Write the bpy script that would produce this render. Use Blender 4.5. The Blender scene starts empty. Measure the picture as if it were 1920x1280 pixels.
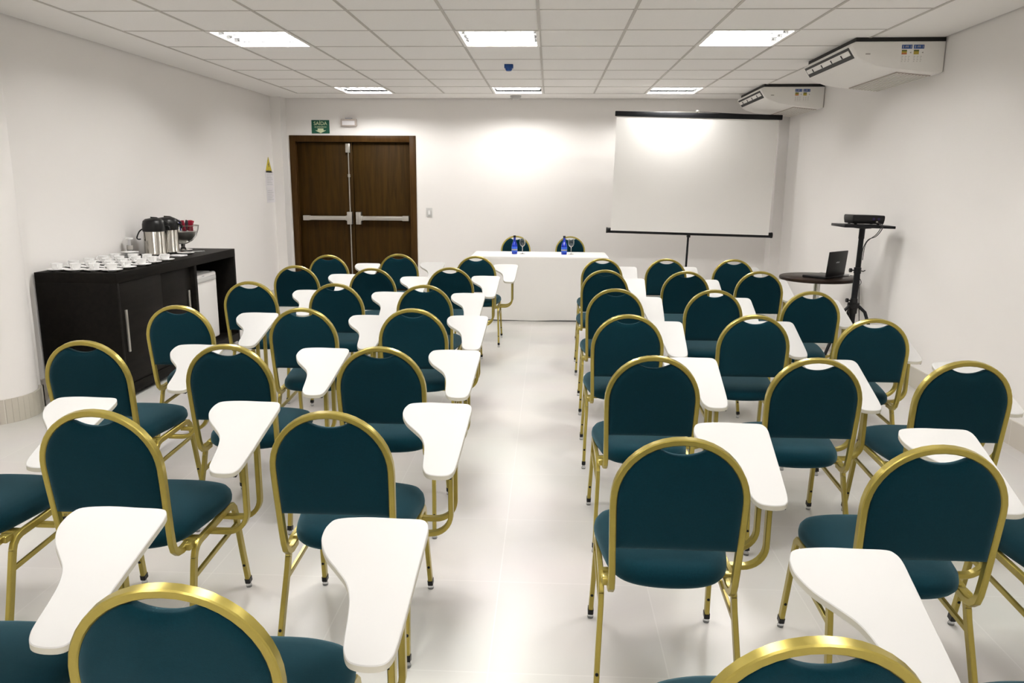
import bpy, bmesh, math, random
from mathutils import Vector, Matrix
random.seed(7)
S = bpy.context.scene
COL = S.collection
PI = math.pi

# ------------------------------------------------------------------ camera
cam_d = bpy.data.cameras.new('camera'); cam = bpy.data.objects.new('camera', cam_d); COL.objects.link(cam)
cam_d.sensor_fit = 'HORIZONTAL'; cam_d.sensor_width = 36.0
cam_d.lens = 1450.25 / 1920 * 36.0
cam_d.clip_start = 0.05; cam_d.clip_end = 60
cr = Vector((0.99883821, 0.04777481, 0.00630815))
cu = Vector((-0.01578377, 0.20065771, 0.97953426))
cf = Vector((-0.04553129, 0.97849581, -0.20117865))
M = Matrix((cr, cu, -cf)).transposed().to_4x4(); M.translation = Vector((0, 0, 1.601))
cam.matrix_world = M
S.camera = cam

# ------------------------------------------------------------------ world, exposure
w = bpy.data.worlds.new('world'); S.world = w; w.use_nodes = True
w.node_tree.nodes['Background'].inputs[0].default_value = (1, 0.95, 0.88, 1)
w.node_tree.nodes['Background'].inputs[1].default_value = 0.0
S.view_settings.view_transform = 'Standard'; S.view_settings.look = 'None'
S.view_settings.gamma = 1.0; S.view_settings.use_curve_mapping = False
S.view_settings.exposure = 0.27
LAMP = 150.0           # radiance of the fluorescent tubes
LAMP_COL = (1.0, 0.975, 0.945)

# ------------------------------------------------------------------ materials
def mat(name, col, rough=0.5, metal=0.0, spec=0.5, bump=None, sheen=0.0, noise=None, coat=0.0, trans=0.0, ior=1.45):
    m = bpy.data.materials.new(name); m.use_nodes = True
    nt = m.node_tree; b = nt.nodes['Principled BSDF']
    b.inputs['Base Color'].default_value = (*col, 1); b.inputs['Roughness'].default_value = rough
    b.inputs['Metallic'].default_value = metal; b.inputs['Specular IOR Level'].default_value = spec
    b.inputs['Sheen Weight'].default_value = sheen; b.inputs['Coat Weight'].default_value = coat
    b.inputs['Transmission Weight'].default_value = trans; b.inputs['IOR'].default_value = ior
    tc = nt.nodes.new('ShaderNodeTexCoord')
    if noise:
        sc, amt = noise
        n = nt.nodes.new('ShaderNodeTexNoise'); n.inputs['Scale'].default_value = sc; n.inputs['Detail'].default_value = 4
        nt.links.new(tc.outputs['Object'], n.inputs['Vector'])
        mx = nt.nodes.new('ShaderNodeMix'); mx.data_type = 'RGBA'
        mx.inputs['A'].default_value = (*[c * (1 - amt) for c in col], 1); mx.inputs['B'].default_value = (*[min(1, c * (1 + amt)) for c in col], 1)
        nt.links.new(n.outputs['Fac'], mx.inputs['Factor']); nt.links.new(mx.outputs['Result'], b.inputs['Base Color'])
    if bump:
        sc, st = bump
        n = nt.nodes.new('ShaderNodeTexNoise'); n.inputs['Scale'].default_value = sc; n.inputs['Detail'].default_value = 3
        nt.links.new(tc.outputs['Object'], n.inputs['Vector'])
        bp = nt.nodes.new('ShaderNodeBump'); bp.inputs['Strength'].default_value = st; bp.inputs['Distance'].default_value = 0.002
        nt.links.new(n.outputs['Fac'], bp.inputs['Height']); nt.links.new(bp.outputs['Normal'], b.inputs['Normal'])
    return m

def emis(name, col, strength):
    m = bpy.data.materials.new(name); m.use_nodes = True; nt = m.node_tree
    nt.nodes.remove(nt.nodes['Principled BSDF'])
    e = nt.nodes.new('ShaderNodeEmission'); e.inputs[0].default_value = (*col, 1); e.inputs[1].default_value = strength
    nt.links.new(e.outputs[0], nt.nodes['Material Output'].inputs[0])
    return m

def wood(name, c1, c2, scale, rough, axis='Z', stretch=14):
    m = bpy.data.materials.new(name); m.use_nodes = True; nt = m.node_tree; b = nt.nodes['Principled BSDF']
    b.inputs['Roughness'].default_value = rough; b.inputs['Specular IOR Level'].default_value = 0.10
    tc = nt.nodes.new('ShaderNodeTexCoord'); mp = nt.nodes.new('ShaderNodeMapping')
    s = [scale * stretch] * 3; s['XYZ'.index(axis)] = scale
    mp.inputs['Scale'].default_value = s
    n = nt.nodes.new('ShaderNodeTexNoise'); n.inputs['Scale'].default_value = 1; n.inputs['Detail'].default_value = 6; n.inputs['Distortion'].default_value = 0.6
    r = nt.nodes.new('ShaderNodeValToRGB'); r.color_ramp.elements[0].color = (*c1, 1); r.color_ramp.elements[1].color = (*c2, 1)
    r.color_ramp.elements[0].position = 0.3; r.color_ramp.elements[1].position = 0.7
    nt.links.new(tc.outputs['Object'], mp.inputs[0]); nt.links.new(mp.outputs[0], n.inputs['Vector'])
    nt.links.new(n.outputs['Fac'], r.inputs[0]); nt.links.new(r.outputs[0], b.inputs['Base Color'])
    return m

def tile_mat(name, col, mortar, w, h, msize, rough, off=(0, 0), vec='XY', coat=0.0):
    m = bpy.data.materials.new(name); m.use_nodes = True; nt = m.node_tree; b = nt.nodes['Principled BSDF']
    b.inputs['Roughness'].default_value = rough
    tc = nt.nodes.new('ShaderNodeTexCoord'); mp = nt.nodes.new('ShaderNodeMapping')
    mp.inputs['Location'].default_value = (off[0], off[1], 0)
    br = nt.nodes.new('ShaderNodeTexBrick'); br.offset = 0.0; br.squash = 1.0
    br.inputs['Scale'].default_value = 1.0; br.inputs['Brick Width'].default_value = w; br.inputs['Row Height'].default_value = h
    br.inputs['Mortar Size'].default_value = msize; br.inputs['Mortar Smooth'].default_value = 0.2; br.inputs['Bias'].default_value = 0
    br.inputs['Color1'].default_value = (*col, 1); br.inputs['Color2'].default_value = (*[c * 0.97 for c in col], 1); br.inputs['Mortar'].default_value = (*mortar, 1)
    src = tc.outputs['Object']
    if vec != 'XY':
        sp = nt.nodes.new('ShaderNodeSeparateXYZ'); cb = nt.nodes.new('ShaderNodeCombineXYZ')
        nt.links.new(tc.outputs['Object'], sp.inputs[0])
        nt.links.new(sp.outputs[vec[0]], cb.inputs['X']); nt.links.new(sp.outputs[vec[1]], cb.inputs['Y']); src = cb.outputs[0]
    nt.links.new(src, mp.inputs[0]); nt.links.new(mp.outputs[0], br.inputs['Vector'])
    n = nt.nodes.new('ShaderNodeTexNoise'); n.inputs['Scale'].default_value = 1.3; n.inputs['Detail'].default_value = 5
    nt.links.new(tc.outputs['Object'], n.inputs['Vector'])
    mx = nt.nodes.new('ShaderNodeMix'); mx.data_type = 'RGBA'; mx.blend_type = 'MULTIPLY'; mx.inputs['Factor'].default_value = 0.12
    nt.links.new(br.outputs['Color'], mx.inputs['A']); nt.links.new(n.outputs['Color'], mx.inputs['B'])
    nt.links.new(mx.outputs['Result'], b.inputs['Base Color'])
    return m

GOLD = mat('gold_paint', (0.355, 0.285, 0.062), 0.28, 0.6, 0.5, noise=(60, 0.08))
FABRIC = mat('teal_fabric', (0.0014, 0.0185, 0.027), 0.95, 0, 0.06, bump=(900, 0.35), sheen=0.24, noise=(180, 0.25))
_fb = FABRIC.node_tree.nodes['Principled BSDF']; _fb.inputs['Sheen Tint'].default_value = (0.45, 0.75, 0.85, 1); _fb.inputs['Sheen Roughness'].default_value = 0.45
WHITE_LAM = mat('white_laminate', (0.565, 0.56, 0.545), 0.45, noise=(5, 0.01))
WHITE_EDGE = mat('cream_edge', (0.58, 0.555, 0.47), 0.5, noise=(9, 0.02))
BLACK_PL = mat('black_plastic', (0.006, 0.006, 0.0065), 0.36, spec=0.3, noise=(20, 0.1))
BLACK_MT = mat('black_metal', (0.006, 0.0065, 0.008), 0.45, 0.2, 0.3, noise=(20, 0.1))
CLEAR_PL = mat('clear_plastic', (0.85, 0.87, 0.88), 0.15, trans=0.85, ior=1.4)
WALL = mat('wall_paint', (0.89, 0.865, 0.84), 0.85, spec=0.25, noise=(1.5, 0.012), bump=(160, 0.12))
CEIL_TILE = mat('mineral_tile', (0.945, 0.925, 0.895), 0.9, spec=0.2, noise=(90, 0.025), bump=(220, 0.2))
CEIL_BORDER = mat('plasterboard', (0.945, 0.925, 0.895), 0.9, spec=0.2, noise=(2, 0.01))
TBAR = mat('ceiling_bar', (0.55, 0.52, 0.48), 0.55, noise=(12, 0.04))  # white bars greyed in colour to draw the shadow reveals along them
FLOOR = tile_mat('porcelain_floor', (0.64, 0.62, 0.595), (0.69, 0.67, 0.645), 0.6, 0.6, 0.0025, 0.32, off=(0.18, 0.1))
BASE_R = tile_mat('baseboard_tile', (0.60, 0.555, 0.49), (0.70, 0.66, 0.60), 0.6, 2.0, 0.002, 0.4, off=(0, 0.5), vec='YZ')
BASE_B = tile_mat('baseboard_tile_cross', (0.60, 0.555, 0.49), (0.70, 0.66, 0.60), 0.6, 2.0, 0.002, 0.4, off=(0, 0.5), vec='XZ')
DOOR_WOOD = wood('dark_door_wood', (0.020, 0.0092, 0.0006), (0.042, 0.020, 0.0018), 1.6, 0.6, 'Z', 16)
FRAME_WOOD = wood('door_frame_wood', (0.034, 0.015, 0.003), (0.062, 0.030, 0.007), 2.5, 0.4, 'Z', 12)
WENGE = wood('wenge_laminate', (0.0020, 0.0016, 0.0012), (0.0072, 0.0058, 0.0044), 2.0, 0.55, 'Y', 14)
WENGE_TOP = wood('wenge_table', (0.012, 0.007, 0.005), (0.03, 0.018, 0.012), 2.5, 0.32, 'X', 10)
DARK = mat('dark_interior', (0.006, 0.005, 0.005), 0.8, noise=(8, 0.1))
ALU = mat('brushed_aluminium', (0.52, 0.50, 0.46), 0.35, 0.9, noise=(30, 0.05))
CHROME = mat('chrome', (0.75, 0.74, 0.72), 0.12, 1.0, noise=(10, 0.02))
STEEL = mat('stainless_steel', (0.44, 0.42, 0.38), 0.2, 1.0, noise=(14, 0.06))
LOUVER = mat('louver_metal', (0.16, 0.16, 0.16), 0.09, 1.0, noise=(10, 0.02))
HOUSING = mat('lamp_housing_white', (0.85, 0.85, 0.84), 0.6, noise=(10, 0.01))
TUBE_OFF = mat('unlit_tube', (0.82, 0.82, 0.80), 0.3, noise=(10, 0.01))
PANEL = emis('lamp_glow', LAMP_COL, LAMP)
AC_WHITE = mat('ac_white', (0.90, 0.88, 0.84), 0.45, noise=(4, 0.01))
AC_DARK = mat('ac_dark_slot', (0.012, 0.012, 0.012), 0.6, noise=(20, 0.1))
AC_GRILLE = mat('ac_grille', (0.50, 0.44, 0.40), 0.7, noise=(40, 0.1))
CLOTH = mat('table_cloth', (0.82, 0.80, 0.77), 0.9, spec=0.2, bump=(250, 0.15), noise=(3, 0.01))
SCREEN = mat('projection_fabric', (0.90, 0.885, 0.855), 0.75, spec=0.3, noise=(2, 0.01))
CERAMIC = mat('white_ceramic', (0.94, 0.935, 0.925), 0.18, noise=(6, 0.01))
FRIDGE = mat('fridge_white', (0.80, 0.78, 0.76), 0.35, noise=(5, 0.01))
BLUE_GLASS = mat('blue_glass', (0.01, 0.05, 0.62), 0.08, trans=0.5, ior=1.45)
BLUE_LABEL = mat('blue_label', (0.02, 0.10, 0.62), 0.5, noise=(30, 0.1))
WHITE_PAPER = mat('white_paper', (0.82, 0.80, 0.82), 0.8, noise=(8, 0.02))
GLASS = mat('clear_glass', (0.95, 0.96, 0.96), 0.02, trans=1.0, ior=1.45)
GREEN = mat('exit_green', (0.006, 0.095, 0.055), 0.5, noise=(20, 0.08))
CREAM = mat('photoluminescent_cream', (0.72, 0.78, 0.52), 0.5, noise=(20, 0.03))
YELLOW = mat('warning_yellow', (0.62, 0.50, 0.03), 0.5, noise=(20, 0.05))
STICK_BLUE = mat('sticker_blue', (0.015, 0.08, 0.30), 0.5, noise=(40, 0.1))
STICK_GREEN = mat('sticker_green', (0.12, 0.15, 0.03), 0.5, noise=(30, 0.1))
STICK_OCHRE = mat('sticker_ochre', (0.52, 0.38, 0.05), 0.5, noise=(30, 0.1))
STICK_RED = mat('sticker_orange', (0.60, 0.20, 0.07), 0.5, noise=(30, 0.1))
STICK_GREY = mat('sticker_grey', (0.35, 0.33, 0.30), 0.6, noise=(30, 0.1))
DET_BLUE = mat('detector_blue', (0.004, 0.06, 0.27), 0.4, noise=(30, 0.1))
SACHET_RED = mat('sachet_red', (0.30, 0.008, 0.03), 0.35, noise=(30, 0.2))
SACHET_BLUE = mat('sachet_blue', (0.01, 0.02, 0.32), 0.35, noise=(30, 0.2))
SACHET_DARK = mat('sachet_dark', (0.02, 0.012, 0.02), 0.4, noise=(30, 0.2))
LENS = mat('lens_glass', (0.03, 0.02, 0.08), 0.08, noise=(10, 0.1))
LAPTOP = mat('laptop_black', (0.006, 0.006, 0.0065), 0.4, spec=0.25, noise=(20, 0.1))
CABLE = mat('cable_black', (0.015, 0.015, 0.016), 0.5, noise=(20, 0.1))
CABLE_W = mat('cable_white', (0.6, 0.6, 0.6), 0.5, noise=(20, 0.05))
GREY_PRINT = mat('grey_print', (0.45, 0.45, 0.47), 0.6, noise=(20, 0.05))

# ------------------------------------------------------------------ mesh helpers
class MB:
    def __init__(s): s.bm = bmesh.new()
    def box(s, x0, x1, y0, y1, z0, z1, bev=0.0, T=None, seg=2):
        r = bmesh.ops.create_cube(s.bm, size=1.0)
        vs = r['verts']
        for v in vs:
            v.co = Vector(((x0 + x1) / 2 + v.co.x * (x1 - x0), (y0 + y1) / 2 + v.co.y * (y1 - y0), (z0 + z1) / 2 + v.co.z * (z1 - z0)))
        if bev:
            es = list({e for v in vs for e in v.link_edges})
            rb = bmesh.ops.bevel(s.bm, geom=es, offset=bev, segments=seg, affect='EDGES', profile=0.5)
            vs = list({v for f in rb['faces'] for v in f.verts} | {v for v in vs if v.is_valid})
        if T is not None:
            for v in vs: v.co = T @ v.co
        return s
    def prism(s, poly, z0, z1, T=None, bev=0.0):
        n = len(poly)
        lo = [s.bm.verts.new((p[0], p[1], z0)) for p in poly]; hi = [s.bm.verts.new((p[0], p[1], z1)) for p in poly]
        fs = [s.bm.faces.new(hi), s.bm.faces.new(lo[::-1])]
        for i in range(n):
            fs.append(s.bm.faces.new((lo[i], lo[(i + 1) % n], hi[(i + 1) % n], hi[i])))
        vs = lo + hi
        if bev:
            es = [e for e in fs[0].edges] + [e for e in fs[1].edges]
            rb = bmesh.ops.bevel(s.bm, geom=es, offset=bev, segments=2, affect='EDGES', profile=0.5)
            vs = list({v for f in rb['faces'] for v in f.verts} | {v for v in vs if v.is_valid})
        if T is not None:
            for v in vs: v.co = T @ v.co
        return s
    def lathe(s, prof, seg=24, T=None, c=(0, 0)):
        rings = []
        for r, z in prof:
            if r < 1e-6: rings.append([s.bm.verts.new((c[0], c[1], z))])
            else: rings.append([s.bm.verts.new((c[0] + r * math.cos(2 * PI * k / seg), c[1] + r * math.sin(2 * PI * k / seg), z)) for k in range(seg)])
        for a, b in zip(rings, rings[1:]):
            for k in range(seg):
                k2 = (k + 1) % seg
                if len(a) == 1 and len(b) == 1: continue
                if len(a) == 1: s.bm.faces.new((a[0], b[k2], b[k]))
                elif len(b) == 1: s.bm.faces.new((a[k], a[k2], b[0]))
                else: s.bm.faces.new((a[k], a[k2], b[k2], b[k]))
        if T is not None:
            for ring in rings:
                for v in ring: v.co = T @ v.co
        return s
    def tube(s, pts, r, seg=8, cap=True):
        pts = [Vector(p) for p in pts]
        up = Vector((0.13, 0.27, 0.95)).normalized(); rings = []
        for i, p in enumerate(pts):
            t = (pts[min(i + 1, len(pts) - 1)] - pts[max(i - 1, 0)]).normalized()
            if abs(t.dot(up)) > 0.97: up = Vector((0.95, 0.2, 0.1)).normalized()
            a = (up - t * up.dot(t)).normalized(); b = t.cross(a); up = a
            rr = r[i] if isinstance(r, (list, tuple)) else r
            rings.append([s.bm.verts.new(p + a * rr * math.cos(2 * PI * k / seg) + b * rr * math.sin(2 * PI * k / seg)) for k in range(seg)])
        s._skin(rings, cap); return s
    def sweep(s, pts, nrm, a, b, cap=True, ch=0.30):
        """rounded rectangular tube; a = half size along nrm, b = half size across it"""
        pts = [Vector(p) for p in pts]; nrm = Vector(nrm).normalized(); rings = []
        k = ch * min(a, b)
        sec = [(a - k, b), (a, b - k), (a, -b + k), (a - k, -b), (-a + k, -b), (-a, -b + k), (-a, b - k), (-a + k, b)]
        for i, p in enumerate(pts):
            t = (pts[min(i + 1, len(pts) - 1)] - pts[max(i - 1, 0)]).normalized()
            n = (nrm - t * nrm.dot(t)).normalized(); q = t.cross(n)
            rings.append([s.bm.verts.new(p + n * u + q * v) for u, v in sec])
        s._skin(rings, cap); return s
    def _skin(s, rings, cap):
        n = len(rings[0])
        for a, b in zip(rings, rings[1:]):
            for k in range(n): s.bm.faces.new((a[k], a[(k + 1) % n], b[(k + 1) % n], b[k]))
        if cap:
            s.bm.faces.new(rings[0][::-1]); s.bm.faces.new(rings[-1])
    def loft(s, rings, cap=True):
        R = [[s.bm.verts.new(p) for p in r] for r in rings]; s._skin(R, cap); return s
    def quad(s, *ps):
        s.bm.faces.new([s.bm.verts.new(p) for p in ps]); return s
    def build(s, name, m, parent=None, smooth=True, ang=38):
        bmesh.ops.recalc_face_normals(s.bm, faces=s.bm.faces)
        me = bpy.data.meshes.new(name); s.bm.to_mesh(me); s.bm.free()
        for mm in (m if isinstance(m, (list, tuple)) else [m]): me.materials.append(mm)
        if smooth:
            me.shade_smooth(); me.set_sharp_from_angle(angle=math.radians(ang))
        o = bpy.data.objects.new(name, me); COL.objects.link(o)
        if parent: o.parent = parent
        return o

def tag(o, label=None, cat=None, group=None, kind=None):
    if label: o['label'] = label
    if cat: o['category'] = cat
    if group: o['group'] = group
    if kind: o['kind'] = kind
    return o
def empty(name, loc=(0, 0, 0), rz=0.0, label=None, cat=None, group=None, kind=None, rot=None):
    o = bpy.data.objects.new(name, None); COL.objects.link(o)
    o.empty_display_size = 0.1
    o.location = loc; o.rotation_euler = rot if rot else (0, 0, rz)
    return tag(o, label, cat, group, kind)
def copy_tree(o, parent=None):
    c = o.copy(); COL.objects.link(c)
    if parent: c.parent = parent
    for ch in list(o.children): copy_tree(ch, c)
    return c
def text(name, body, size, m, parent, loc, rot, depth=0.001, align='CENTER'):
    cu_ = bpy.data.curves.new(name, 'FONT'); cu_.body = body; cu_.size = size; cu_.extrude = depth
    cu_.align_x = align; cu_.align_y = 'CENTER'
    tmp = bpy.data.objects.new(name, cu_); COL.objects.link(tmp)
    bpy.context.view_layer.update()
    me = bpy.data.meshes.new_from_object(tmp.evaluated_get(bpy.context.evaluated_depsgraph_get()))
    bpy.data.objects.remove(tmp); me.materials.clear(); me.materials.append(m)
    o = bpy.data.objects.new(name, me); COL.objects.link(o)
    o.parent = parent; o.location = loc; o.rotation_euler = rot
    return o
def arc(c, r, a0, a1, n, plane='xz'):
    out = []
    for k in range(n + 1):
        a = a0 + (a1 - a0) * k / n
        out.append((c[0] + r * math.cos(a), c[1] + r * math.sin(a)))
    return out
def spline(pts, n=6, closed=False):
    """Catmull-Rom through the points"""
    P = [Vector(p) for p in pts]; out = []; N = len(P)
    for i in range(N if closed else N - 1):
        p0 = P[(i - 1) % N] if closed or i > 0 else P[i]; p1 = P[i]; p2 = P[(i + 1) % N]
        p3 = P[(i + 2) % N] if closed or i + 2 < N else P[i + 1]
        for k in range(n):
            t = k / n
            out.append(0.5 * ((2 * p1) + (p2 - p0) * t + (2 * p0 - 5 * p1 + 4 * p2 - p3) * t * t + (3 * p1 - p0 - 3 * p2 + p3) * t ** 3))
    if not closed: out.append(P[-1])
    return out
def inset(poly, d):
    """move a counter-clockwise outline inwards by d along its normals"""
    out = []; N = len(poly)
    for i in range(N):
        t = (Vector(poly[(i + 1) % N]) - Vector(poly[i - 1]))
        t.normalize(); out.append(Vector((poly[i][0] - t.y * d, poly[i][1] + t.x * d)))
    return out

# ------------------------------------------------------------------ room shell
XL, YB, YF, ZC = -3.72, 10.72, -2.4, 2.695
def xr(y): return 2.925 + (y - 4.5) * 0.0245        # the screen-side wall runs very slightly outwards
mb = MB(); mb.box(XL - 0.15, 3.5, YF - 0.15, YB + 0.25, -0.1, 0)
tag(mb.build('floor', FLOOR, smooth=False), 'glossy cream porcelain tile floor with thin pale joints', 'floor', kind='structure')
mb = MB(); mb.box(XL - 0.12, XL, YF - 0.12, YB + 0.12, 0, ZC + 0.12)
tag(mb.build('wall_left', WALL, smooth=False), 'white painted wall behind the dark coffee sideboard', 'wall', kind='structure')
mb = MB()
mb.prism([(xr(YF - .12), YF - 0.12), (3.5, YF - 0.12), (3.5, YB + 0.12), (xr(YB + .12), YB + 0.12)], 0, ZC + 0.12)
tag(mb.build('wall_right', WALL, smooth=False), 'white painted wall carrying the two air conditioners', 'wall', kind='structure')
DX0, DX1, DZ = -3.555, -1.82, 2.212
mb = MB()
mb.box(XL, DX0, YB, YB + 0.12, 0, ZC + 0.12); mb.box(DX1, 3.2, YB, YB + 0.12, 0, ZC + 0.12); mb.box(DX0, DX1, YB, YB + 0.12, DZ, ZC + 0.12)
tag(mb.build('wall_back', WALL, smooth=False), 'white painted end wall around the brown double door', 'wall', kind='structure')
mb = MB(); mb.box(XL, 3.2, YF - 0.12, YF, 0, ZC + 0.12)
tag(mb.build('wall_front', WALL, smooth=False), 'white painted wall behind the camera', 'wall', kind='structure')

# corner pilasters, round column
mb = MB(); mb.box(XL, -3.585, 10.5, YB, 0, ZC)
tag(mb.build('pillar_left', WALL, smooth=False), 'slim white corner pilaster beside the brown double door', 'pillar', kind='structure')
mb = MB(); mb.box(2.94, 3.09, 10.47, YB, 0, ZC)
tag(mb.build('pillar_right', WALL, smooth=False), 'slim white corner pilaster beside the projection screen', 'pillar', kind='structure')
mb = MB(); mb.lathe([(0, 0), (0.27, 0), (0.27, ZC), (0, ZC)], 48, c=(-3.811, 4.975))
mb.box(XL, XL + 0.10, 5.02, 5.20, 0, ZC)
column = tag(mb.build('column', WALL), 'round white column at the near end of the sideboard', 'column', kind='structure')

# baseboards
mb = MB(); mb.box(XL, XL + 0.012, YF, YB, 0, 0.16)
tag(mb.build('baseboard_left', BASE_R, smooth=False), 'beige tile baseboard along the sideboard wall', 'baseboard', kind='structure')
mb = MB(); y0, y1 = YF, YB
mb.prism([(xr(y0) - 0.012, y0), (xr(y0), y0), (xr(y1), y1), (xr(y1) - 0.012, y1)], 0, 0.16)
tag(mb.build('baseboard_right', BASE_R, smooth=False), 'beige tile baseboard along the air conditioner wall', 'baseboard', kind='structure')
mb = MB(); mb.box(DX1 + 0.0, 2.94, YB - 0.012, YB, 0, 0.16)
tag(mb.build('baseboard_back', BASE_B, smooth=False), 'beige tile baseboard along the end wall', 'baseboard', kind='structure')
mb = MB()
for k in range(26):
    a0 = -PI * 0.62 + k * 0.138; a1 = a0 + 0.134
    mb.prism([(-3.811 + r * math.cos(a), 4.975 + r * math.sin(a)) for r, a in ((0.271, a0), (0.284, a0), (0.284, a1), (0.271, a1))], 0, 0.165)
mb.box(XL + 0.1, XL + 0.112, 5.02, 5.212, 0, 0.16); mb.box(XL, XL + 0.112, 5.20, 5.212, 0, 0.16)
tag(mb.build('baseboard_column', BASE_B, smooth=False), 'narrow beige tiles wrapped round the foot of the column', 'baseboard', kind='structure')

# ceiling: tile field with lamp openings, plaster border, bars
GX = [-0.0926 + (i - 5) * 0.625 for i in range(10)]
GY = [5.318 + 0.683 * r for r in range(-11, 8)]
LAMP_COLS = (1, 4, 7); LAMP_ROWS = (6, 1, -4, -9)
mb = MB()
for i in range(9):
    for j in range(len(GY) - 1):
        if i in LAMP_COLS and (j - 11) in LAMP_ROWS: continue
        mb.box(GX[i], GX[i + 1], GY[j], GY[j + 1], ZC, ZC + 0.02)
tag(mb.build('ceiling', CEIL_TILE, smooth=False), 'suspended ceiling of cream mineral tiles', 'ceiling', kind='structure')
mb = MB(); g = 0.014
mb.box(XL + g, GX[0], YF + g, YB - g, ZC, ZC + 0.02)
mb.prism([(GX[9], YF + g), (xr(YF) - g, YF + g), (xr(YB) - g, YB - g), (GX[9], YB - g)], ZC, ZC + 0.02)
mb.box(GX[0], GX[9], GY[-1], YB - g, ZC, ZC + 0.02); mb.box(GX[0], GX[9], YF + g, GY[0], ZC, ZC + 0.02)
tag(mb.build('ceiling_border', CEIL_BORDER, smooth=False), 'plain plaster border round the tiled ceiling field', 'ceiling', kind='structure')
mb = MB(); mb.box(XL - 0.1, 3.4, YF - 0.1, YB + 0.1, ZC + 0.22, ZC + 0.26)
tag(mb.build('ceiling_slab', DARK, smooth=False), 'dark slab above the suspended ceiling', 'ceiling', kind='structure')
mb = MB()
for x in GX: mb.box(x - 0.010, x + 0.010, GY[0], GY[-1], ZC - 0.004, ZC + 0.001)
for y in GY: mb.box(GX[0], GX[-1], y - 0.006, y + 0.006, ZC - 0.003, ZC + 0.001)
tag(mb.build('trim_1', TBAR, smooth=False), 'thin metal bars between the ceiling tiles', 'ceiling grid', kind='structure')

# ------------------------------------------------------------------ recessed louvered lamps
def make_lamp(lit):
    t = empty('ceiling_light', (0, 0, ZC))
    wx, wy = 0.30, 0.327
    mb = MB(); h = 0.11
    mb.quad((-wx, -wy, h), (wx, -wy, h), (wx, wy, h), (-wx, wy, h))
    for a, b in (((-wx, -wy), (wx, -wy)), ((wx, -wy), (wx, wy)), ((wx, wy), (-wx, wy)), ((-wx, wy), (-wx, -wy))):
        mb.quad((*a, 0), (*b, 0), (*b, h), (*a, h))
    mb.build('housing', HOUSING, t, smooth=False)
    mb = MB()
    for x0, x1, y0, y1 in ((-0.31, -0.285, -0.337, 0.337), (0.285, 0.31, -0.337, 0.337), (-0.285, 0.285, -0.337, -0.312), (-0.285, 0.285, 0.312, 0.337)):
        mb.box(x0, x1, y0, y1, -0.006, 0.004)
    mb.build('frame', AC_WHITE, t, smooth=False)
    mb = MB()
    for k in range(1, 5):
        x = -0.285 + 0.57 * k / 5; mb.box(x - 0.002, x + 0.002, -0.31, 0.31, 0.001, 0.022)
    for k in range(1, 4):
        y = -0.312 + 0.624 * k / 4; mb.box(-0.285, 0.285, y - 0.002, y + 0.002, 0.001, 0.045)
    mb.build('louver', LOUVER, t, smooth=False)
    for k in range(4):
        y = -0.312 + 0.624 * (k + 0.5) / 4
        T = Matrix.Translation((0, y, 0.034)) @ Matrix.Rotation(PI / 2, 4, 'Y')
        tb = MB().lathe([(0.0115, -0.262), (0.0115, 0.262)], 10, T=T).build('fluorescent_tube', PANEL if k in lit else TUBE_OFF, t)
        MB().lathe([(0, -0.285), (0.012, -0.285), (0.012, -0.262), (0, -0.262)], 10, T=T).lathe([(0, 0.262), (0.012, 0.262), (0.012, 0.285), (0, 0.285)], 10, T=T).build('tube_cap', WHITE_LAM, tb)
    return t
side = {1: 'door-side', 4: 'middle', 7: 'air-conditioner-side'}
rowname = {6: 'row beside the end wall', 1: 'row half-way down the room', -4: 'row above the camera', -9: 'row behind the camera'}
for j in LAMP_ROWS:
    lamp0 = make_lamp((0, 1, 3) if j == 6 else (0, 1, 2, 3)); first = True   # end-wall fittings have one tube set unlit, to keep that wall from burning out
    for i in LAMP_COLS:
        t = lamp0 if first else copy_tree(lamp0); first = False
        t.location = ((GX[i] + GX[i + 1]) / 2, (GY[j + 11] + GY[j + 12]) / 2, ZC)
        tag(t, f'square louvered ceiling light, {side[i]} one in the {rowname[j]}', 'ceiling light', 'louvered ceiling lights')

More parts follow.
